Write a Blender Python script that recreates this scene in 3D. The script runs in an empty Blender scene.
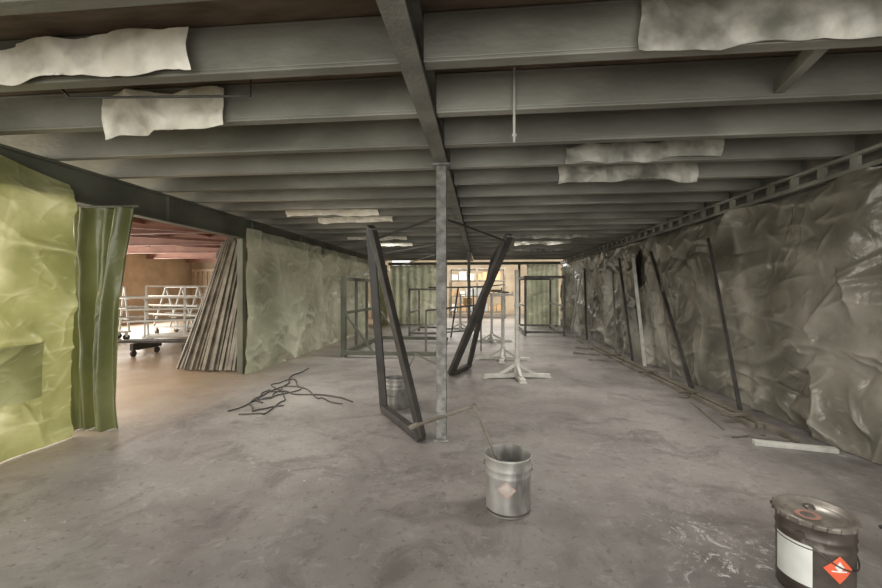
import bpy, bmesh, math, random
import numpy as np
from mathutils import Vector, Matrix, noise
random.seed(7)
C=bpy.context.scene.collection
D=math.radians

# ---------------- materials ----------------
def mat(name, c1, c2=None, rough=0.6, metal=0.0, scale=4.0, detail=6.0, bump=0.0, bscale=20.0,
        lo=0.35, hi=0.65, transl=0.0, c3=None, s3=0.8, lo3=0.5, hi3=0.7, stretch=(1,1,1), dist=0.0):
    m=bpy.data.materials.new(name); m.use_nodes=True
    nt=m.node_tree; N=nt.nodes; L=nt.links
    b=N['Principled BSDF']; out=N['Material Output']
    b.inputs['Roughness'].default_value=rough; b.inputs['Metallic'].default_value=metal
    tc=N.new('ShaderNodeTexCoord'); mp=N.new('ShaderNodeMapping'); mp.inputs['Scale'].default_value=stretch
    L.new(tc.outputs['Object'],mp.inputs['Vector'])
    if c2 is None: c2=tuple(min(1,x*1.15) for x in c1)
    n=N.new('ShaderNodeTexNoise'); n.inputs['Scale'].default_value=scale; n.inputs['Detail'].default_value=detail
    n.inputs['Distortion'].default_value=dist
    L.new(mp.outputs[0],n.inputs['Vector'])
    r=N.new('ShaderNodeValToRGB'); r.color_ramp.elements[0].position=lo; r.color_ramp.elements[1].position=hi
    r.color_ramp.elements[0].color=(*c1,1); r.color_ramp.elements[1].color=(*c2,1)
    L.new(n.outputs['Fac'],r.inputs['Fac']); col=r.outputs['Color']
    if c3:
        n3=N.new('ShaderNodeTexNoise'); n3.inputs['Scale'].default_value=s3; n3.inputs['Detail'].default_value=8
        n3.inputs['Distortion'].default_value=dist
        L.new(mp.outputs[0],n3.inputs['Vector'])
        r3=N.new('ShaderNodeMapRange'); r3.inputs[1].default_value=lo3; r3.inputs[2].default_value=hi3
        L.new(n3.outputs['Fac'],r3.inputs[0])
        mx=N.new('ShaderNodeMix'); mx.data_type='RGBA'; mx.inputs[7].default_value=(*c3,1)
        L.new(r3.outputs[0],mx.inputs[0]); L.new(col,mx.inputs[6]); col=mx.outputs[2]
    L.new(col,b.inputs['Base Color'])
    if bump:
        nb=N.new('ShaderNodeTexNoise'); nb.inputs['Scale'].default_value=bscale; nb.inputs['Detail'].default_value=6
        L.new(mp.outputs[0],nb.inputs['Vector'])
        bp=N.new('ShaderNodeBump'); bp.inputs['Strength'].default_value=bump; bp.inputs['Distance'].default_value=0.02
        L.new(nb.outputs['Fac'],bp.inputs['Height']); L.new(bp.outputs[0],b.inputs['Normal'])
    if transl:
        t=N.new('ShaderNodeBsdfTranslucent'); L.new(col,t.inputs['Color'])
        ms=N.new('ShaderNodeMixShader'); ms.inputs[0].default_value=transl
        L.new(b.outputs[0],ms.inputs[1]); L.new(t.outputs[0],ms.inputs[2]); L.new(ms.outputs[0],out.inputs['Surface'])
    return m

def sheetmat(name, dark, light, haze, rough=0.38, transl=0.15, crest=.8, scale=.75, spec=.7, bump=.35):
    """plastic film coated with overspray; colour goes paler along the crests of the creases (mesh attribute)"""
    m=bpy.data.materials.new(name); m.use_nodes=True
    nt=m.node_tree; N=nt.nodes; L=nt.links; b=N['Principled BSDF']; out=N['Material Output']
    b.inputs['Roughness'].default_value=rough
    b.inputs['Specular IOR Level'].default_value=spec
    tc=N.new('ShaderNodeTexCoord')
    n=N.new('ShaderNodeTexNoise'); n.inputs['Scale'].default_value=scale; n.inputs['Detail'].default_value=6; n.inputs['Roughness'].default_value=.48; n.inputs['Distortion'].default_value=.1
    L.new(tc.outputs['Object'],n.inputs['Vector'])
    r=N.new('ShaderNodeValToRGB'); e=r.color_ramp.elements
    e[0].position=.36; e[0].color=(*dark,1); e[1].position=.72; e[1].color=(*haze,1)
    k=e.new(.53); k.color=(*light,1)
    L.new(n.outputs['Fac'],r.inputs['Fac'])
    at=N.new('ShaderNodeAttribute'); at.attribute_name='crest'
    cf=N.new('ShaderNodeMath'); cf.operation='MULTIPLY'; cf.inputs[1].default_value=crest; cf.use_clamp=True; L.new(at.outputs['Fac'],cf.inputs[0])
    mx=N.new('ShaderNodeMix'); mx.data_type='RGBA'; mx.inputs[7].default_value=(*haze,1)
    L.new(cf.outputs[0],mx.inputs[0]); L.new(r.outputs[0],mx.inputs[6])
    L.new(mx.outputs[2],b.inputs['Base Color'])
    nb=N.new('ShaderNodeTexNoise'); nb.inputs['Scale'].default_value=8; nb.inputs['Detail'].default_value=3; nb.inputs['Distortion'].default_value=1.0
    L.new(tc.outputs['Object'],nb.inputs['Vector'])
    bp=N.new('ShaderNodeBump'); bp.inputs['Strength'].default_value=bump; bp.inputs['Distance'].default_value=.02
    L.new(nb.outputs['Fac'],bp.inputs['Height']); L.new(bp.outputs[0],b.inputs['Normal'])
    t=N.new('ShaderNodeBsdfTranslucent'); L.new(mx.outputs[2],t.inputs['Color'])
    ms=N.new('ShaderNodeMixShader'); ms.inputs[0].default_value=transl
    L.new(b.outputs[0],ms.inputs[1]); L.new(t.outputs[0],ms.inputs[2]); L.new(ms.outputs[0],out.inputs['Surface'])
    return m

M_steel=mat('overspray_steel',(.12,.115,.098),(.23,.222,.19),rough=.65,scale=3,bump=.3,bscale=40)
M_joist=mat('overspray_joist',(.14,.134,.11),(.235,.226,.19),rough=.5,scale=1.6,bump=.25,bscale=30,stretch=(.5,1,1),c3=(.32,.31,.265),s3=1.6,lo3=.48,hi3=.75)
M_deck=mat('deck_underside',(.11,.08,.055),(.19,.14,.10),rough=.9,scale=3,bump=.2,stretch=(1,4,1))
M_green=mat('green_steel',(.08,.082,.06),(.13,.133,.10),rough=.6,scale=2)
M_dark=mat('dark_primer_steel',(.03,.026,.023),(.055,.05,.045),rough=.45,scale=6)
M_mid=mat('grey_tube',(.11,.098,.085),(.18,.165,.145),rough=.5,scale=6)
M_rust=mat('brown_grey_tube',(.10,.085,.065),(.20,.175,.14),rough=.5,scale=5)
M_light=mat('light_grey_paint',(.38,.37,.33),(.55,.53,.48),rough=.55,scale=8)
M_post=mat('crusted_post',(.15,.145,.13),(.30,.29,.265),rough=.8,scale=14,bump=.9,bscale=60)
M_tan=mat('tan_panel',(.42,.32,.22),(.55,.44,.31),rough=.8,scale=1.5)
M_wood=mat('wood_ceiling',(.46,.36,.26),(.60,.50,.38),rough=.8,scale=2,stretch=(1,5,1))
M_red=mat('red_oxide_steel',(.24,.12,.095),(.32,.18,.14),rough=.6,scale=2)
M_paper=mat('masking_paper',(.68,.63,.52),(.88,.84,.73),rough=.7,scale=5,bump=.5,bscale=14,c3=(.42,.39,.31),s3=3,lo3=.52,hi3=.72)
M_paperg=mat('masking_paper_grey',(.32,.305,.255),(.62,.59,.51),rough=.45,scale=5,bump=.7,bscale=9,c3=(.17,.16,.13),s3=3,lo3=.48,hi3=.66)
M_sheetR=sheetmat('sheet_silver',(.085,.077,.058),(.205,.19,.152),(.50,.475,.405),rough=.27,transl=.03,crest=.30,spec=.9,scale=.85)
M_sheetL=sheetmat('sheet_pale',(.31,.325,.225),(.48,.49,.36),(.76,.77,.62),rough=.33,transl=.2,crest=.4)
M_sheetY=sheetmat('sheet_yellow',(.205,.21,.075),(.36,.365,.155),(.70,.69,.42),rough=.30,transl=.24,crest=.5,scale=1.2)
M_sheetO=sheetmat('sheet_olive',(.095,.105,.035),(.15,.16,.06),(.28,.285,.14),rough=.33,transl=.25,crest=.3)
M_bucket=mat('bucket_tin',(.27,.255,.235),(.44,.42,.395),rough=.5,metal=.2,scale=7,c3=(.14,.13,.115),s3=5,lo3=.52,hi3=.64,stretch=(1,1,.3))
M_bdark=mat('bucket_dark',(.065,.052,.042),(.12,.10,.085),rough=.4,metal=.3,scale=9,c3=(.25,.22,.19),s3=7,lo3=.6,hi3=.68)
M_lid=mat('lid_paint',(.14,.12,.10),(.25,.22,.19),rough=.35,metal=.3,scale=12)
M_paint=mat('wet_grey_paint',(.16,.155,.15),(.2,.195,.19),rough=.2,scale=3)
M_white=mat('white_label',(.66,.66,.62),(.76,.76,.72),rough=.5,scale=8)
M_orange=mat('hazard_label',(.70,.10,.04),(.78,.15,.07),rough=.5,scale=8)
M_rubber=mat('black_rubber',(.03,.027,.024),(.06,.055,.05),rough=.6,scale=8)
M_blue=mat('grey_machine',(.3,.32,.33),(.4,.42,.42),rough=.5)
M_card=mat('cardboard',(.45,.28,.14),(.55,.36,.2),rough=.8)

def floormat():
    m=bpy.data.materials.new('stained_concrete'); m.use_nodes=True
    nt=m.node_tree; N=nt.nodes; L=nt.links; b=N['Principled BSDF']
    tc=N.new('ShaderNodeTexCoord')
    def nz(s,d,dist=0,ro=.6):
        n=N.new('ShaderNodeTexNoise'); n.inputs['Scale'].default_value=s; n.inputs['Detail'].default_value=d; n.inputs['Distortion'].default_value=dist; n.inputs['Roughness'].default_value=ro
        L.new(tc.outputs['Object'],n.inputs['Vector']); return n.outputs['Fac']
    def mr(x,a,bb,c=0,d=1):
        r=N.new('ShaderNodeMapRange'); r.inputs[1].default_value=a; r.inputs[2].default_value=bb; r.inputs[3].default_value=c; r.inputs[4].default_value=d
        L.new(x,r.inputs[0]); return r.outputs[0]
    def mul(a,bb):
        mm=N.new('ShaderNodeMath'); mm.operation='MULTIPLY'; L.new(a,mm.inputs[0]); L.new(bb,mm.inputs[1]); return mm.outputs[0]
    def mix(f,a,bb):
        x=N.new('ShaderNodeMix'); x.data_type='RGBA'; L.new(f,x.inputs[0])
        if isinstance(a,tuple): x.inputs[6].default_value=(*a,1)
        else: L.new(a,x.inputs[6])
        x.inputs[7].default_value=(*bb,1); return x.outputs[2]
    c=mix(mr(nz(.7,9,.4),.35,.65),(.155,.137,.126),(.25,.227,.21))
    c=mix(mr(nz(1.9,10,.8,.72),.50,.62,0,.7),c,(.105,.092,.084))
    c=mix(mr(nz(.45,6),.5,.7,0,.6),c,(.33,.308,.29))
    c=mix(mr(nz(7,10,1.2,.75),.54,.66,0,.5),c,(.33,.312,.295))
    c=mix(mr(nz(16,8,.3,.75),.56,.64,0,.65),c,(.075,.066,.06))
    sx=N.new('ShaderNodeSeparateXYZ'); L.new(tc.outputs['Object'],sx.inputs[0])
    c=mix(mr(sx.outputs[0],-3.2,-4.8,0,.8),c,(.37,.27,.18))  # warm sunlight on the warehouse-side floor, painted into its colour
    f2=mr(nz(.8,4),.5,.62,0,.6)
    c=mix(mul(mr(nz(28,5,1.5),.64,.68),f2),c,(.50,.48,.44))
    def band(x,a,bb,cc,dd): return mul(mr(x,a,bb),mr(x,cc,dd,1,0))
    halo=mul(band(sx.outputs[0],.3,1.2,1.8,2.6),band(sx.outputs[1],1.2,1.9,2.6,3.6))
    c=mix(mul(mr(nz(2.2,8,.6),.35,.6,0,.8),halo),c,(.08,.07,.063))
    reg=mul(band(sx.outputs[0],.85,1.2,1.4,2.0),band(sx.outputs[1],1.6,2.0,2.4,3.1))
    c=mix(mul(mr(nz(5,12,3.0,.85),.55,.58),reg),c,(.42,.40,.375))
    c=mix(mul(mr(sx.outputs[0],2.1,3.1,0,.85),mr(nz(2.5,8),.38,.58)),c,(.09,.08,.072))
    L.new(c,b.inputs['Base Color'])
    L.new(mr(nz(1.2,6),.3,.7,.30,.54),b.inputs['Roughness'])
    bp=N.new('ShaderNodeBump'); bp.inputs['Strength'].default_value=.2; bp.inputs['Distance'].default_value=.01
    L.new(nz(18,8),bp.inputs['Height']); L.new(bp.outputs[0],b.inputs['Normal'])
    return m
M_floor=floormat()

# ---------------- mesh helpers ----------------
def obj(name,bm,mats,parent=None,smooth=False,bevel=0):
    me=bpy.data.meshes.new(name); bm.normal_update(); bm.to_mesh(me); bm.free()
    if not isinstance(mats,(list,tuple)): mats=[mats]
    for m in mats: me.materials.append(m)
    if smooth:
        for p in me.polygons: p.use_smooth=True
    o=bpy.data.objects.new(name,me); C.objects.link(o)
    if parent: o.parent=parent
    if bevel:
        md=o.modifiers.new('bevel','BEVEL'); md.width=bevel; md.segments=2; md.limit_method='ANGLE'
    return o
def empty(name):
    e=bpy.data.objects.new(name,None); e.empty_display_size=.1; C.objects.link(e); return e
def box(bm,lo,hi,mi=0):
    x0,y0,z0=lo; x1,y1,z1=hi
    v=[bm.verts.new(p) for p in [(x0,y0,z0),(x1,y0,z0),(x1,y1,z0),(x0,y1,z0),(x0,y0,z1),(x1,y0,z1),(x1,y1,z1),(x0,y1,z1)]]
    for f in [(0,3,2,1),(4,5,6,7),(0,1,5,4),(1,2,6,5),(2,3,7,6),(3,0,4,7)]:
        bm.faces.new([v[i] for i in f]).material_index=mi
def bar(bm,p,q,w,h=None,mi=0,up=(0,0,1)):
    h=h or w; p=Vector(p); q=Vector(q); d=(q-p).normalized(); u=Vector(up)
    if abs(d.dot(u))>.97: u=Vector((0,1,0))
    s=d.cross(u).normalized(); t=s.cross(d).normalized()
    vs=[]
    for c in (p,q):
        for a,b in ((-1,-1),(1,-1),(1,1),(-1,1)): vs.append(bm.verts.new(c+s*a*w/2+t*b*h/2))
    for f in [(0,3,2,1),(4,5,6,7),(0,1,5,4),(1,2,6,5),(2,3,7,6),(3,0,4,7)]:
        bm.faces.new([vs[i] for i in f]).material_index=mi
def cyl(bm,p,q,r,r2=None,seg=12,mi=0):
    r2=r if r2 is None else r2; p=Vector(p); q=Vector(q); d=(q-p).normalized()
    u=Vector((0,0,1)) if abs(d.z)<.9 else Vector((1,0,0)); s=d.cross(u).normalized(); t=d.cross(s)
    A=[];B=[]
    for i in range(seg):
        a=2*math.pi*i/seg; o=s*math.cos(a)+t*math.sin(a)
        A.append(bm.verts.new(p+o*r)); B.append(bm.verts.new(q+o*r2))
    for i in range(seg):
        j=(i+1)%seg; bm.faces.new([A[i],A[j],B[j],B[i]]).material_index=mi
    bm.faces.new(A[::-1]).material_index=mi; bm.faces.new(B).material_index=mi
def lathe(bm,prof,seg=48,mi=0,cap=True):
    rings=[]
    for r,z in prof:
        rings.append([bm.verts.new((r*math.cos(2*math.pi*i/seg),r*math.sin(2*math.pi*i/seg),z)) for i in range(seg)])
    for a,b in zip(rings,rings[1:]):
        for i in range(seg):
            j=(i+1)%seg; f=bm.faces.new([a[i],a[j],b[j],b[i]]); f.material_index=mi; f.smooth=True
    if cap:
        bm.faces.new(rings[0][::-1]).material_index=mi; bm.faces.new(rings[-1]).material_index=mi
def boxo(name,lo,hi,m,bevel=0):
    bm=bmesh.new(); box(bm,lo,hi); return obj(name,bm,m,bevel=bevel)
def tube(name,pts,r,m,parent=None,smooth=True):
    cu=bpy.data.curves.new(name,'CURVE'); cu.dimensions='3D'; cu.bevel_depth=r; cu.bevel_resolution=3; cu.use_fill_caps=True
    s=cu.splines.new('NURBS' if smooth else 'POLY'); s.points.add(len(pts)-1)
    for i,p in enumerate(pts): s.points[i].co=(*p,1)
    if smooth: s.use_endpoint_u=True; s.order_u=4
    cu.materials.append(m); o=bpy.data.objects.new(name,cu); C.objects.link(o)
    if parent: o.parent=parent
    return o

def film(name,o,u,v,res,m,seed=0,amp=1.0,dens=1.0,fold=None,outline=None,edge=0.0,inward=1,angs=None,lowamp=.03,parent=None,fine=1.0,spread=.28):
    """thin film with straight sharp creases. res = grid spacing (m)."""
    o=np.array(o,float);u=np.array(u,float);v=np.array(v,float)
    W=np.linalg.norm(u);H=np.linalg.norm(v);nrm=np.cross(u,v);nrm=nrm/np.linalg.norm(nrm)*inward
    nu=int(W/res);nv=int(H/res)
    rng=np.random.default_rng(seed)
    xs=np.linspace(0,W,nu+1);ys=np.linspace(0,H,nv+1)
    X,Y=np.meshgrid(xs,ys)
    d=np.zeros_like(X); cr=np.zeros_like(X)
    area_=W*H
    for (per,L0,L1,w0,w1,a0,a1) in ((7,.5,1.6,.04,.11,.014,.036),(24*fine,.2,.7,.018,.045,.005,.015),(60*fine*fine,.06,.22,.010,.018,.002,.006)):
        for k in range(int(per*area_*dens)):
            cx=rng.uniform(-.1,W+.1);cy=rng.uniform(-.1,H+.1);Ls=rng.uniform(L0,L1)/2
            if angs is not None: th=rng.choice(angs)+rng.normal(0,spread)
            else: th=rng.uniform(0,math.pi)
            w=max(rng.uniform(w0,w1),res*.9);a=rng.uniform(a0,a1)*amp*(1 if rng.random()<.75 else -1)
            R=Ls+3*w
            i0=max(0,int((cx-R)/W*nu));i1=min(nu+1,int((cx+R)/W*nu)+2);j0=max(0,int((cy-R)/H*nv));j1=min(nv+1,int((cy+R)/H*nv)+2)
            if i1<=i0 or j1<=j0: continue
            dx=X[j0:j1,i0:i1]-cx;dy=Y[j0:j1,i0:i1]-cy
            s=dx*math.cos(th)+dy*math.sin(th);t=-dx*math.sin(th)+dy*math.cos(th)
            t=t-rng.uniform(-.25,.25)*(s*s)/max(Ls,.05)
            tap=np.clip(1-(s/Ls)**2,0,1)
            wa=np.where(t>0,w,w*rng.uniform(.35,1.0))
            # softly rounded crest
            pr=np.exp(-(np.sqrt(t*t+(.25*w)**2)-.25*w)/wa)*tap
            d[j0:j1,i0:i1]+=a*pr
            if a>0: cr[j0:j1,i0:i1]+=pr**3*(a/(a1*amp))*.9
    co=np.zeros((nv+1,nu+1,3))
    for j in range(nv+1):
        for i in range(nu+1):
            a=i/nu;b=j/nv
            a2,b2=outline(a,b) if outline else (a,b)
            p=o+u*a2+v*b2
            q=Vector(p)*.9+Vector((seed*3.1,seed*1.7,seed*2.3))
            dd=d[j,i]+lowamp*(noise.noise(q)+.5*noise.noise(q*2.7))
            if fold: dd+=fold(a,b)
            p=p+nrm*dd
            if edge and j in(0,nv): p=p+v/H*edge*noise.noise(q*4)
            co[j,i]=p
    verts=co.reshape(-1,3)
    idx=np.arange((nv+1)*(nu+1)).reshape(nv+1,nu+1)
    faces=np.stack([idx[:-1,:-1],idx[:-1,1:],idx[1:,1:],idx[1:,:-1]],-1).reshape(-1,4)
    me=bpy.data.meshes.new(name); me.from_pydata(verts.tolist(),[],faces.tolist())
    me.polygons.foreach_set('use_smooth',[True]*len(me.polygons))
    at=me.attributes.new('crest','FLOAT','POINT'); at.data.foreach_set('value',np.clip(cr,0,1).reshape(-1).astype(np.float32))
    me.materials.append(m); ob=bpy.data.objects.new(name,me); C.objects.link(ob)
    if parent: ob.parent=parent
    return ob

# ---------------- room shell ----------------
boxo('floor',(-16,-6,-.1),(6,27,0),M_floor)
boxo('ceiling',(-4.9,-.6,2.98),(3.6,17.7,3.04),M_deck)
boxo('wall_right',(3.5,-.6,0),(3.6,17.6,2.975),M_steel)
boxo('wall_warehouse_back',(-15,20,0),(-4.4,20.1,4.2),M_tan)
boxo('wall_warehouse_left',(-15.1,-1,0),(-15,20,4.2),M_tan)
boxo('ceiling_warehouse',(-15,-1,3.25),(-4.95,20,3.3),M_wood)
boxo('wall_back',(-4.35,25,0),(6,25.1,4),M_tan)

bm=bmesh.new()
JY=[2.23+.645*n for n in range(-4,24)]
GX=-.38
for y in JY:
    for x0,x1 in ((-4.7,GX-.065),(GX+.065,3.46)):
        box(bm,(x0,y,2.72),(x1,y+.035,2.96))
        box(bm,(x0,y,2.70),(x1,y+.085,2.722))
        box(bm,(x0,y,2.955),(x1,y+.085,2.975))
JO=obj('ceiling_joists',bm,M_joist,bevel=.006)
bm=bmesh.new()
box(bm,(GX-.06,-.4,2.665),(GX+.06,17.4,2.685)); box(bm,(GX-.012,-.4,2.685),(GX+.012,17.4,2.95)); box(bm,(GX-.06,-.4,2.95),(GX+.06,17.4,2.972))
obj('center_girder',bm,M_steel,bevel=.003)
def post(y):
    bm=bmesh.new()
    box(bm,(GX-.048,y-.048,0.012),(GX+.048,y+.048,2.645)); box(bm,(GX-.085,y-.085,2.645),(GX+.085,y+.085,2.663)); box(bm,(GX-.075,y-.075,0),(GX+.075,y+.075,.012))
    obj('steel_column',bm,M_post,bevel=.008)
post(3.96); post(13.0)
bm=bmesh.new()
box(bm,(-4.2,-.4,2.34),(-4.06,17.4,2.365)); box(bm,(-4.13,-.4,2.365),(-4.11,17.4,2.67)); box(bm,(-4.2,-.4,2.67),(-4.06,17.4,2.695))
for y in range(1,17,2): box(bm,(-4.115,y,2.365),(-4.065,y+.012,2.67))
obj('side_girder',bm,M_green)
bm=bmesh.new()
for y in (6.75,14.4,17.3): box(bm,(-4.19,y-.05,0),(-4.09,y+.05,2.335))
obj('side_columns',bm,M_green)
bm=bmesh.new()
box(bm,(3.30,-.4,2.50),(3.36,17.5,2.54)); box(bm,(3.30,-.4,2.64),(3.36,17.5,2.67))
y=0
while y<17.4:
    box(bm,(3.31,y,2.54),(3.345,y+.08,2.64)); y+=.36
obj('ledger_rail',bm,M_joist)
bm=bmesh.new(); bar(bm,(1.80,2.32,2.77),(1.93,2.87,2.77),.06,.08); obj('bridging_brace',bm,M_joist,bevel=.003,parent=JO)
bm=bmesh.new(); cyl(bm,(.226,2.84,2.46),(.226,2.84,2.97),.009); cyl(bm,(.226,2.84,2.5),(.226,2.84,2.515),.018,seg=6); obj('threaded_rod',bm,M_light,parent=JO)
bm=bmesh.new(); cyl(bm,(-1.50,2.55,2.72),(-2.66,2.42,2.70),.008); cyl(bm,(-2.66,2.42,2.70),(-2.72,2.42,2.76),.008); cyl(bm,(-1.50,2.55,2.72),(-1.50,2.55,2.97),.006);obj('bent_hanger_rod',bm,M_dark,parent=JO)

# ---------------- plastic films ----------------
HA=[0.15,-.2,.5,-.6,1.4,1.0,-1.0]
WA=[.1,-.15,.35,-.5,-.9,1.2]
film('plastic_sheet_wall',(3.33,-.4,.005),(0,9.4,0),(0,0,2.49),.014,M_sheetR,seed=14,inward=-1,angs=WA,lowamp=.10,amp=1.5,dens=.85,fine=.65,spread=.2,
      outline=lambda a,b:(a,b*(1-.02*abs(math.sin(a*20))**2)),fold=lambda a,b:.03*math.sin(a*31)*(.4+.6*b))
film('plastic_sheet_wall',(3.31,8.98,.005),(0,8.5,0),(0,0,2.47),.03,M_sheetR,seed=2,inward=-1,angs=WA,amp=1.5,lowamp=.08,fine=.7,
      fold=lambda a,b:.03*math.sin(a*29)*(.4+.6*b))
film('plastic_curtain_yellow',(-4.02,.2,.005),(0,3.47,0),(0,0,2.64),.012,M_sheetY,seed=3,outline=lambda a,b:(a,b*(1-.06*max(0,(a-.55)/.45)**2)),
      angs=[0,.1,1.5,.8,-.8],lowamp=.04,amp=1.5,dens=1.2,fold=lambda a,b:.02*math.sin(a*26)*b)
film('plastic_flap',(-3.94,2.2,.50),(0,1.12,0),(0,0,.50),.012,M_sheetY,seed=31,angs=[0,.2,-.3],amp=.8,dens=1.4,lowamp=.02,edge=.03,
      outline=lambda a,b:(a,b-.04*math.sin(a*3)),fold=lambda a,b:.05*b**3*math.sin(a*math.pi)+.02*math.sin(a*9))
film('plastic_curtain_olive',(-4.26,3.90,.005),(.74,0,0),(0,0,2.29),.010,M_sheetO,seed=5,amp=.5,angs=[1.5,1.6,.9],lowamp=.01,
      outline=lambda a,b:(a*(.62+.38*b**2)+.05*(1-b),b),fold=lambda a,b:.045*math.sin(a*26+1.5*b+.9*math.sin(b*5))+.035*math.sin(a*11-b)+.015*math.sin(a*43+3*b))
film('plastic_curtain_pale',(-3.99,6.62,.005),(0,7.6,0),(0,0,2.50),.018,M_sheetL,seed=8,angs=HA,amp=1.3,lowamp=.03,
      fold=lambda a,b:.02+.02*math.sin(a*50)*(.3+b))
film('plastic_curtain_far',(-3.9,17.43,.005),(2.0,0,0),(0,0,2.5),.035,M_sheetL,seed=9,amp=1.4,fold=lambda a,b:.05*math.sin(a*40))
film('plastic_curtain_far',(1.9,17.43,.005),(1.3,0,0),(0,0,2.5),.035,M_sheetL,seed=10,amp=1.4,fold=lambda a,b:.05*math.sin(a*40))
film('plastic_curtain_olive',(-3.98,15.2,.005),(0,1.9,0),(0,0,2.5),.035,M_sheetO,seed=11,amp=1.3)
bm=bmesh.new(); cyl(bm,(-4.2,3.90,2.315),(-3.5,3.90,2.315),.014); obj('curtain_rail',bm,M_green)

def paper(x0,x1,n,z0,z1,m,seed,t0=0,t1=0,off=.02):
    y=2.23+.645*n
    film('masking_paper',(x0,y-off-.03,z0),(x1-x0,0,0),(0,0,z1-z0),.012,m,seed=seed,edge=.05,amp=1.0,dens=2.2,lowamp=.02,
        outline=lambda a,b:(a+.006*math.sin(b*5+seed)*(abs(a-.5)*2)**4, b*(1+t1*a)+t0*(1-b)*a+.02*math.sin(a*5+seed)*(1-b)),
        fold=lambda a,b:-.03*(1-b)**2*(.5+.5*math.sin(a*8+seed))+.006*math.sin(a*25+seed))
paper(-3.5,-1.63,0,2.69,2.87,M_paper,21,t1=.35)
paper(-2.84,-1.87,1,2.61,2.92,M_paper,22,t0=.15)
paper(.81,2.6,0,2.69,2.955,M_paperg,23)
paper(.83,2.28,3,2.71,2.86,M_paperg,24,t1=.2)
paper(.88,2.37,4,2.67,2.86,M_paperg,25)
paper(-3.3,-1.7,7,2.70,2.80,M_paper,26)
paper(-3.0,-1.6,8,2.69,2.80,M_paper,27)
paper(-3.3,-1.8,12,2.69,2.83,M_paper,28)
paper(-3.2,-1.9,14,2.67,2.83,M_paper,32)
paper(.95,2.7,12,2.68,2.83,M_paperg,29)
paper(.9,2.4,14,2.67,2.83,M_paperg,30)
paper(.9,2.6,17,2.67,2.83,M_paperg,31)

# ---------------- buckets ----------------
def bucket_body(bm,open_=True,mi=0):
    prof=[(.0,0.003),(.140,.003),(.144,0.0),(.147,.006),(.147,.10)]
    prof+=[(.148,.24),(.152,.246),(.148,.252),(.149,.285),(.153,.291),(.149,.297),(.150,.35),(.157,.356),(.157,.366),(.151,.368)]
    if open_: prof+=[(.148,.362),(.146,.30),(.146,.20),(.0,.20)]
    lathe(bm,prof,56,mi,cap=False)
def bail(par,z=.29,ang=0,m=None):
    pts=[]
    for i in range(13):
        t=math.pi*i/12
        pts.append((.158*math.cos(t),-.165*math.sin(t)*.95, z-.13*math.sin(t)))
    h=tube('bail_handle',pts,.0035,m or M_mid,par); h.rotation_euler=(0,0,ang)
    bm=bmesh.new()
    for s in(-1,1): cyl(bm,(s*.148,0,z),(s*.164,0,z),.017,seg=16)
    e=obj('ears',bm,m or M_mid,par); e.rotation_euler=(0,0,ang)
def patch(par,name,ph,half,z0,z1,m,r=.1515,diamond=False):
    bm=bmesh.new()
    n=16; top=[];bot=[]
    for i in range(n+1):
        t=-1+2*i/n; a=ph+half*t
        if diamond:
            zc=(z0+z1)/2; hh=(z1-z0)/2*(1-abs(t))+.0005; lo,hi=zc-hh,zc+hh
        else: lo,hi=z0,z1
        bot.append(bm.verts.new((r*math.cos(a),r*math.sin(a),lo))); top.append(bm.verts.new((r*math.cos(a),r*math.sin(a),hi)))
    for i in range(n): bm.faces.new([bot[i],bot[i+1],top[i+1],top[i]]).smooth=True
    return obj(name,bm,m,par)
M_faded=mat('faded_label',(.34,.28,.25),(.45,.39,.35),scale=20)
M_fadedred=mat('faded_red',(.35,.22,.19),(.41,.30,.26),scale=20)
b=empty('paint_bucket'); b.location=(.18,2.76,0)
bm=bmesh.new(); bucket_body(bm); obj('body',bm,M_bucket,b)
bm=bmesh.new(); lathe(bm,[(.0,.26),(.1455,.26)],40,cap=False); obj('paint_surface',bm,M_paint,b)
bail(b,ang=D(170))
patch(b,'diamond_label',D(-98),D(24),.13,.24,M_fadedred,r=.1497,diamond=True)
patch(b,'diamond_inner',D(-98),D(19),.142,.228,M_faded,r=.1503,diamond=True)
patch(b,'drip_band',D(-88),D(75),.012,.026,M_bdark,r=.1485)
bm=bmesh.new(); bar(bm,(.13,2.75,.265),(-.045,2.70,.70),.04,.012); bar(bm,(-.045,2.70,.70),(-.03,2.70,.665),.05,.02)
cyl(bm,(-.045,2.705,.69),(-.50,2.87,.475),.012); cyl(bm,(-.44,2.85,.505),(-.50,2.87,.475),.018)
obj('stirring_paddle',bm,M_rust)
b=empty('paint_bucket'); b.location=(-1.04,5.02,0)
bm=bmesh.new(); bucket_body(bm); obj('body',bm,M_bucket,b)
bm=bmesh.new(); lathe(bm,[(.0,.26),(.1455,.26)],40,cap=False); obj('paint_surface',bm,M_paint,b)
bail(b,ang=D(-15))
bm=bmesh.new(); bar(bm,(-1.0,5.02,.27),(-.80,5.0,.67),.025,.012); cyl(bm,(-.80,5.0,.66),(-.52,4.9,.55),.01)
obj('stirring_paddle',bm,M_rust)
b=empty('paint_drum'); b.location=(1.62,2.17,0)
bm=bmesh.new(); bucket_body(bm,False); obj('body',bm,M_bdark,b)
bm=bmesh.new(); lathe(bm,[(.0,.350),(.10,.350),(.105,.356),(.115,.356),(.120,.350),(.140,.350),(.146,.372),(.158,.374),(.161,.366),(.159,.350)],56,cap=False)
for i in range(20):
    a=2*math.pi*i/20; bar(bm,(.161*math.cos(a),.161*math.sin(a),.352),(.161*math.cos(a),.161*math.sin(a),.37),.016,.006)
obj('lid',bm,M_lid,b)
bm=bmesh.new(); lathe(bm,[(.0,.362),(.022,.362),(.026,.351)],24,cap=False); c=obj('spout_cap',bm,M_bdark,b); c.location=(.03,.075,0)
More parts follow.
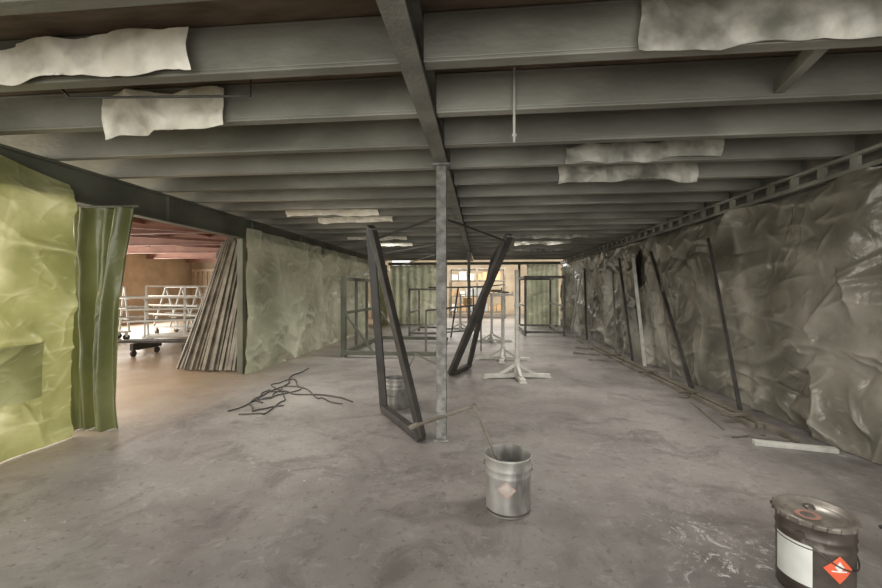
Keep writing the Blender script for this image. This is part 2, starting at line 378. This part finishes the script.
bm=bmesh.new(); lathe(bm,[(.03,.3512),(.05,.3512)],32,cap=False); c=obj('lid_sticker',bm,mat('sticker_red',(.30,.15,.11),(.36,.2,.16)),b); c.location=(-.03,-.0,.001)
bail(b,z=.30,ang=D(35),m=M_bdark)
patch(b,'white_label',D(-161),D(32),.07,.26,M_white,r=.1500)
patch(b,'hazard_diamond',D(-92),D(23),.12,.245,M_orange,r=.1505,diamond=True)
patch(b,'hazard_flame',D(-92),D(7),.17,.22,M_white,r=.1512,diamond=True)
patch(b,'hazard_text_band',D(-92),D(12),.172,.178,M_white,r=.1510)
patch(b,'hazard_diamond_lower',D(-90),D(14),.035,.105,M_orange,r=.1505,diamond=True)
bm=bmesh.new(); box(bm,(2.12,2.14,0),(2.37,2.4,.18)); box(bm,(2.11,2.13,.18),(2.38,2.41,.20)); obj('metal_toolbox',bm,M_dark,bevel=.01)

# ---------------- leaning steel frames ----------------
bm=bmesh.new()
B=(-1.147,4.78,.05);Cc=(-.56,3.86,.05);A=(-1.24,4.50,2.15);A2=(-1.13,4.22,2.07)
bar(bm,B,A,.085,.06);bar(bm,Cc,A2,.075,.06);bar(bm,B,Cc,.085,.07);bar(bm,A,A2,.075,.06)
obj('steel_door_frame',bm,M_dark,bevel=.004)
bm=bmesh.new()
P=(-.50,6.85,.05);Q=(.374,5.56,2.18);P2=(-.22,7.6,.05);Q2=(.20,6.50,1.95)
bar(bm,P,Q,.11,.07);bar(bm,P2,Q2,.08,.06);bar(bm,P,P2,.08,.07);bar(bm,Q,Q2,.08,.06)
obj('steel_door_frame',bm,M_dark,bevel=.004)
bm=bmesh.new(); cyl(bm,(-1.08,4.26,2.0),(-.44,3.91,2.14),.012); obj('tie_rod',bm,M_dark)
bm=bmesh.new(); cyl(bm,(-.32,4.03,2.14),(.33,5.5,2.10),.013); obj('tie_rod',bm,M_dark)
bm=bmesh.new(); cyl(bm,(-1.05,4.3,1.84),(-.45,4.02,1.90),.008); cyl(bm,(-.9,4.5,1.72),(-.45,4.02,1.80),.006); obj('guide_wire',bm,M_mid)

# ---------------- work stands ----------------
def stand(x,y,h,rot=0,arm=True):
    bm=bmesh.new()
    for dx,dy,l in((1,0,.55),(-1,0,.55),(0,1,.42),(0,-1,.42)):
        d=Vector((dx,dy,0))
        bar(bm,d*.04+Vector((0,0,.05)),d*l+Vector((0,0,.035)),.09,.06)
        bar(bm,d*(l-.07)+Vector((0,0,.012)),d*(l+.02)+Vector((0,0,.012)),.12,.022)
        bar(bm,d*.03+Vector((0,0,.22)),d*.28+Vector((0,0,.07)),.045,.045)
    cyl(bm,(0,0,.02),(0,0,.30),.055,.045,16); cyl(bm,(0,0,.30),(0,0,h),.036,seg=14)
    cyl(bm,(0,0,h*.66),(0,0,h*.66+.05),.046,seg=14); cyl(bm,(.03,0,h*.66+.025),(.09,0,h*.66+.025),.009)
    if arm:
        bar(bm,(-.22,0,h),(.22,0,h),.05,.04)
        for s in(-1,1): bar(bm,(s*.2,0,h),(s*.2,0,h+.07),.03,.03)
    o=obj('work_stand',bm,M_light,bevel=.003); o.location=(x,y,0); o.rotation_euler=(0,0,rot); return o
stand(.59,6.85,1.78,D(8),False); stand(.45,8.57,1.35,D(-6)); stand(.30,11.5,1.35,D(10)); stand(-.75,15.0,1.3)
bm=bmesh.new()
cyl(bm,(.42,8.57,1.43),(.30,11.5,1.43),.03); cyl(bm,(.55,8.4,1.40),(.1,11.8,1.43),.02)
obj('steel_pipe_on_stands',bm,M_mid)
def rack(name,x0,x1,y0,y1,h,m,t=.06,mid=True):
    bm=bmesh.new()
    for x in(x0,x1):
        for y in(y0,y1): box(bm,(x-t/2,y-t/2,.0),(x+t/2,y+t/2,h))
        bar(bm,(x,y0,h-t/2),(x,y1,h-t/2),t); bar(bm,(x,y0,.12),(x,y1,.12),t)
        if mid: bar(bm,(x,y0,h*.5),(x,y1,h*.5),t*.8)
    for y in(y0,y1):
        bar(bm,(x0,y,.12),(x1,y,.12),t)
        bar(bm,(x0,y,h-t/2),(x1,y,h-t/2),t)
    return obj(name,bm,m)
bm=bmesh.new()
for y in (8.6,11.4):
    box(bm,(-3.0,y-.05,0),(-2.9,y+.05,1.75)); bar(bm,(-2.95,y,.10),(-.95,y,.10),.09); bar(bm,(-2.95,y,1.0),(-2.3,y,.12),.05)
bar(bm,(-2.95,8.6,.10),(-2.95,11.4,.10),.08);bar(bm,(-2.95,8.6,1.70),(-2.95,11.4,1.70),.07);bar(bm,(-2.95,8.6,.95),(-2.95,11.4,.95),.06)
bar(bm,(-.95,8.6,.10),(-.95,11.4,.10),.08)
for y in(9.5,10.4): box(bm,(-2.98,y-.03,.1),(-2.92,y+.03,1.7))
obj('cantilever_rack',bm,M_green,bevel=.003)
rack('tube_cart',-2.2,-1.3,12.5,14.5,1.5,M_mid)
rack('tube_cart',1.4,2.6,13.2,15.8,1.9,M_mid,.07)
bm=bmesh.new()
for i in range(7):
    bar(bm,(-1.6+.25*i,12.6+.1*i,1.53),(-.4+.22*i,16.2,1.55+.02*i),.04)
bar(bm,(-.9,12.3,0.02),(-.7,12.6,1.5),.05);bar(bm,(.9,16.4,0.0),(.8,16.2,1.55),.05); bar(bm,(-.3,16.0,0),(-.3,16.1,1.5),.05)
obj('steel_tubes_on_trestle',bm,M_dark)
bm=bmesh.new(); bar(bm,(.0,9.8,1.1),(-1.2,8.9,1.0),.04); bar(bm,(-1.2,8.9,1.0),(-1.2,8.9,0),.04); bar(bm,(.0,9.8,1.1),(.0,9.8,0),.04); bar(bm,(-1.2,8.9,.5),(0,9.8,.5),.03)
obj('trestle',bm,M_mid)

# ---------------- poles leaning along right sheet ----------------
def pole(b,t,w,m,name='leaning_steel_bar'):
    bm=bmesh.new(); bar(bm,b,t,w,w*.8); obj(name,bm,m,bevel=.002)
pole((3.06,5.18,.02),(3.16,6.07,2.17),.040,M_dark)
pole((3.05,6.29,.02),(3.15,8.0,2.16),.055,M_dark)
pole((3.04,6.9,.02),(3.14,7.6,2.0),.03,M_rust)
pole((3.05,8.0,.02),(3.15,8.87,2.11),.055,M_light)
pole((3.04,8.6,.02),(3.15,9.75,2.18),.05,M_dark)
pole((3.04,9.6,.02),(3.15,10.2,1.9),.04,M_mid)
pole((3.04,12.2,.02),(3.15,12.9,2.1),.06,M_dark)
pole((3.04,13.0,.02),(3.14,14.4,2.1),.05,M_light)
pole((3.04,14.2,.02),(3.14,13.2,2.0),.05,M_light)
pole((3.0,15.2,.02),(3.1,15.8,2.0),.05,M_dark)
bm=bmesh.new()
for i,(x,y0,y1,w,h) in enumerate([(2.84,4.6,8.2,.05,.05),(2.92,4.6,10.8,.06,.06),(2.76,7.4,12.0,.05,.05),(2.98,4.2,13.0,.05,.05)]):
    bar(bm,(x,y0,h/2),(x-.05,y1,h/2),w,h)
for y in(4.8,5.8,7.2,9.0): 
    bar(bm,(2.64,y,.075),(2.96,y+.05,.075),.04,.03)
obj('stacked_steel_angles',bm,M_rust,bevel=.002)
bm=bmesh.new(); bar(bm,(2.55,4.12,.02),(3.16,3.98,.02),.07,.04); obj('flat_steel_offcut',bm,M_light,bevel=.003)
bm=bmesh.new(); bar(bm,(2.62,4.32,.012),(2.93,4.22,.012),.03,.022); cyl(bm,(2.45,4.28,.012),(2.8,4.36,.012),.01); cyl(bm,(2.5,4.5,.012),(2.7,5.6,.012),.012); obj('steel_rod_offcut',bm,M_mid)
bm=bmesh.new(); bar(bm,(2.2,8.7,.02),(2.7,8.6,.02),.1,.04); bar(bm,(2.1,9.6,.02),(2.6,9.3,.02),.08,.04);bar(bm,(2.35,10.5,.02),(2.7,10.3,.02),.1,.04); obj('floor_base_plate',bm,M_mid)

# ---------------- hose on floor ----------------
def squig(pts,r,n=8,j=.12,seed=0):
    random.seed(seed); out=[]
    for (x0,y0),(x1,y1) in zip(pts,pts[1:]):
        for k in range(n):
            t=k/n; out.append((x0+(x1-x0)*t+random.uniform(-j,j),y0+(y1-y0)*t+random.uniform(-j,j)*1.3,r+random.uniform(0,.008)))
    out.append((*pts[-1],r)); return out
hz=empty('air_hose')
tube('hose_1',squig([(-3.1,7.2),(-3.15,6.5),(-2.9,5.9),(-3.0,5.3),(-2.75,4.55),(-2.45,4.9)],.009,4,.07,1),.009,M_rubber,hz)
tube('hose_2',squig([(-2.85,4.9),(-3.1,5.6),(-2.5,5.5),(-1.65,5.15)],.009,5,.08,2),.009,M_rubber,hz)
tube('hose_3',squig([(-2.95,4.6),(-2.8,5.2),(-2.9,6.0),(-2.2,5.3),(-1.75,5.05)],.008,4,.10,3),.008,M_rubber,hz)
tube('hose_4',squig([(-2.8,4.45),(-2.5,4.55),(-2.55,5.2),(-3.2,5.9),(-3.0,6.4),(-2.6,5.7),(-2.9,5.2)],.008,4,.06,5),.008,M_rubber,hz)

# ---------------- warehouse side ----------------
bm=bmesh.new(); random.seed(4)
for k in range(2):
    for i in range(15):
        t=i/14
        w=random.choice([.045,.06,.075])
        bar(bm,(-5.42+1.08*t+random.uniform(-.02,.02),6.85+.16*k+random.uniform(-.05,.05),.03),(-5.02+.62*t+random.uniform(-.04,.04),7.5+.1*k,2.25+random.uniform(-.15,.22)),w,w*.8)
obj('leaning_tube_bundle',bm,M_rust)
bm=bmesh.new()
bar(bm,(-5.3,7.72,1.9),(-4.3,7.72,1.9),.06); bar(bm,(-5.25,7.72,0),(-5.25,7.72,1.9),.06); bar(bm,(-4.35,7.72,0),(-4.35,7.72,1.9),.06)
obj('support_rail',bm,M_green)
bm=bmesh.new()
for y in(4.5,7,9.5,12,14.5,17,19.5):
    box(bm,(-14.9,y-.07,2.85),(-5.0,y+.07,2.88));box(bm,(-14.9,y-.015,2.88),(-5.0,y+.015,3.2));box(bm,(-14.9,y-.07,3.2),(-5.0,y+.07,3.235))
for x in(-5.6,-7.0,-8.4,-9.8,-11.2,-12.6): box(bm,(x-.03,-.5,3.10),(x+.03,19.9,3.24))
for y in(7,9.5,12,14.5): bar(bm,(-9.5,y,2.87),(-6.5,y+2.5,2.87),.07)
obj('warehouse_roof_beams',bm,M_red)
bm=bmesh.new(); cyl(bm,(-6.75,10.3,2.35),(-6.75,10.9,2.35),.28,seg=28); cyl(bm,(-6.75,10.25,2.35),(-6.75,10.3,2.35),.12,seg=20); box(bm,(-6.85,10.5,2.6),(-6.65,10.7,3.25)); obj('ventilation_fan',bm,M_steel)
bm=bmesh.new()
for i in range(36): box(bm,(-14.8+i*.28,19.94,0),(-14.68+i*.28,19.995,2.4))
box(bm,(-14.9,19.85,2.4),(-4.5,19.995,2.55)); box(bm,(-14.9,19.85,1.2),(-4.5,19.94,1.28))
obj('trim_warehouse',bm,M_wood)
def cart(x,y,rot):
    bm=bmesh.new()
    box(bm,(-.9,-.4,.22),(.9,.4,.27))
    for sx in(-.8,.8):
        for sy in(-.32,.32):
            cyl(bm,(sx,sy-.025,.085),(sx,sy+.025,.085),.085,seg=20,mi=1); box(bm,(sx-.03,sy-.035,.09),(sx+.03,sy+.035,.22))
    for sx in(-.85,0,.85):
        bar(bm,(sx,-.38,.27),(sx,0,1.55),.045);bar(bm,(sx,.38,.27),(sx,0,1.55),.045)
        for z in(.6,.9,1.2):
            bar(bm,(sx,-.4,z),(sx,.4,z),.03)
    bar(bm,(-.85,0,1.55),(.85,0,1.55),.04)
    for z in(.62,.92,1.22):
        for s in(-.33,-.25,.25,.33): bar(bm,(-1.3,s,z+.035),(1.3,s,z+.035),.04,mi=2 if s>0 else 0)
    o=obj('material_cart',bm,[M_white,M_rubber,M_mid]); o.location=(x,y,0); o.rotation_euler=(0,0,rot)
cart(-8.0,10.4,D(35)); cart(-9.8,12.6,D(-20)); cart(-7.2,13.4,D(70)); cart(-10.9,10.4,D(60))
bm=bmesh.new(); random.seed(9)
for i in range(22): 
    x=-12+i*.3; bar(bm,(x,16.6,.02),(x+random.uniform(-.3,.3),17.25,1.9+random.uniform(-.3,.4)),.06)
bar(bm,(-12,17.35,1.6),(-5.3,17.35,1.6),.06)
for x in(-12,-9,-5.4): bar(bm,(x,17.35,0),(x,17.35,1.6),.06)
obj('leaning_white_profiles',bm,M_white)
bm=bmesh.new()
for i in range(4): bar(bm,(-7.9,8.2+.1*i,.32),(-5.9,8.5+.1*i,.32),.05)
for x in(-7.5,-6.3):
    box(bm,(x-.04,8.15,.14),(x+.04,8.95,.29))
    for yy in(8.2,8.85): cyl(bm,(x-.02,yy,.07),(x+.02,yy,.07),.07,seg=18)
obj('low_dolly',bm,M_dark)

# ---------------- far bay ----------------
bm=bmesh.new()
for x in(-1.6,-.2,1.2): 
    for y in(21,22): box(bm,(x-.04,y-.04,0),(x+.04,y+.04,2.6))
for z in(.3,1.1,1.9,2.5): box(bm,(-1.6,21,z),(1.2,22,z+.06))
obj('storage_shelf',bm,M_rust)
bm=bmesh.new(); random.seed(3)
for z in(.365,1.165,1.965):
    x=-1.5
    while x<.9:
        w=random.uniform(.2,.45); box(bm,(x,21.1,z),(x+w,21.8,z+random.uniform(.2,.5)),random.choice([0,0,1,2])); x+=w+.05
obj('stored_boxes',bm,[M_card,M_white,M_blue])
bm=bmesh.new(); box(bm,(-1.0,18.6,.7),(-.1,19.3,.76)); 
for x in(-.97,-.16):
    for y in(18.65,19.25): box(bm,(x-.03,y-.03,0),(x+.03,y+.03,.7))
box(bm,(-.8,18.7,.76),(-.4,19.1,1.1)); obj('workbench',bm,M_card)
bm=bmesh.new()
for x in(-1.7,1.6): box(bm,(x-.05,17.45,0),(x+.05,17.55,2.52))
box(bm,(-4,17.45,2.52),(3.3,17.55,2.64)); obj('end_portal_frame',bm,M_green)

# ---------------- lights ----------------
w=bpy.data.worlds.new('world'); bpy.context.scene.world=w; w.use_nodes=True
bg=w.node_tree.nodes['Background']; bg.inputs[0].default_value=(1,1,.95,1); bg.inputs[1].default_value=1.4
def area(name,loc,rot,sx,sy,p,col=(1,1,1),spread=None):
    l=bpy.data.lights.new(name,'AREA'); l.shape='RECTANGLE'; l.size=sx; l.size_y=sy; l.energy=p; l.color=col
    if spread: l.spread=D(spread)
    o=bpy.data.objects.new(name,l); o.location=loc; o.rotation_euler=rot; C.objects.link(o); return o
area('daylight_doorway',(-.3,-3.5,2.0),(D(90),0,0),9,3.6,380,(1,.995,.95))
for n in (1,5,9,13,18):
    y=2.23+.645*n+.36
    for x in(-2.2,1.5):
        area('joist_bay_fill',(x,y,2.94),(0,0,0),1.3,.12,30,(1,.98,.92),100)  # added fill lamps for even light, tucked out of view between joists
area('warehouse_fill',(-8,4,2.8),(0,0,0),5,4,300,(1,.90,.76))  # added warm fill, kept out of view behind the yellow curtain
area('warehouse_side_fill',(-14.5,12,1.7),(0,D(-90),0),2.4,12,700,(1,.95,.86))  # added side fill for the warehouse, out of view, no window here
area('warehouse_side_fill',(-6.6,2.4,1.6),(0,D(-90),0),2.4,3.5,120,(1,.98,.78))  # added lamp that backlights the yellow curtain, no window here
area('far_bay_light',(0,20.3,3.5),(0,0,0),5,3,600,(1,.95,.86))

# ---------------- camera ----------------
cd=bpy.data.cameras.new('camera'); cd.sensor_width=36; cd.lens=410/882*36; cd.shift_y=-.0045; cd.clip_start=.05
cam=bpy.data.objects.new('camera',cd); cam.location=(0,0,1.45); cam.rotation_euler=(D(90),0,D(5.57)); C.objects.link(cam)
bpy.context.scene.camera=cam
bpy.context.scene.view_settings.view_transform='Standard'
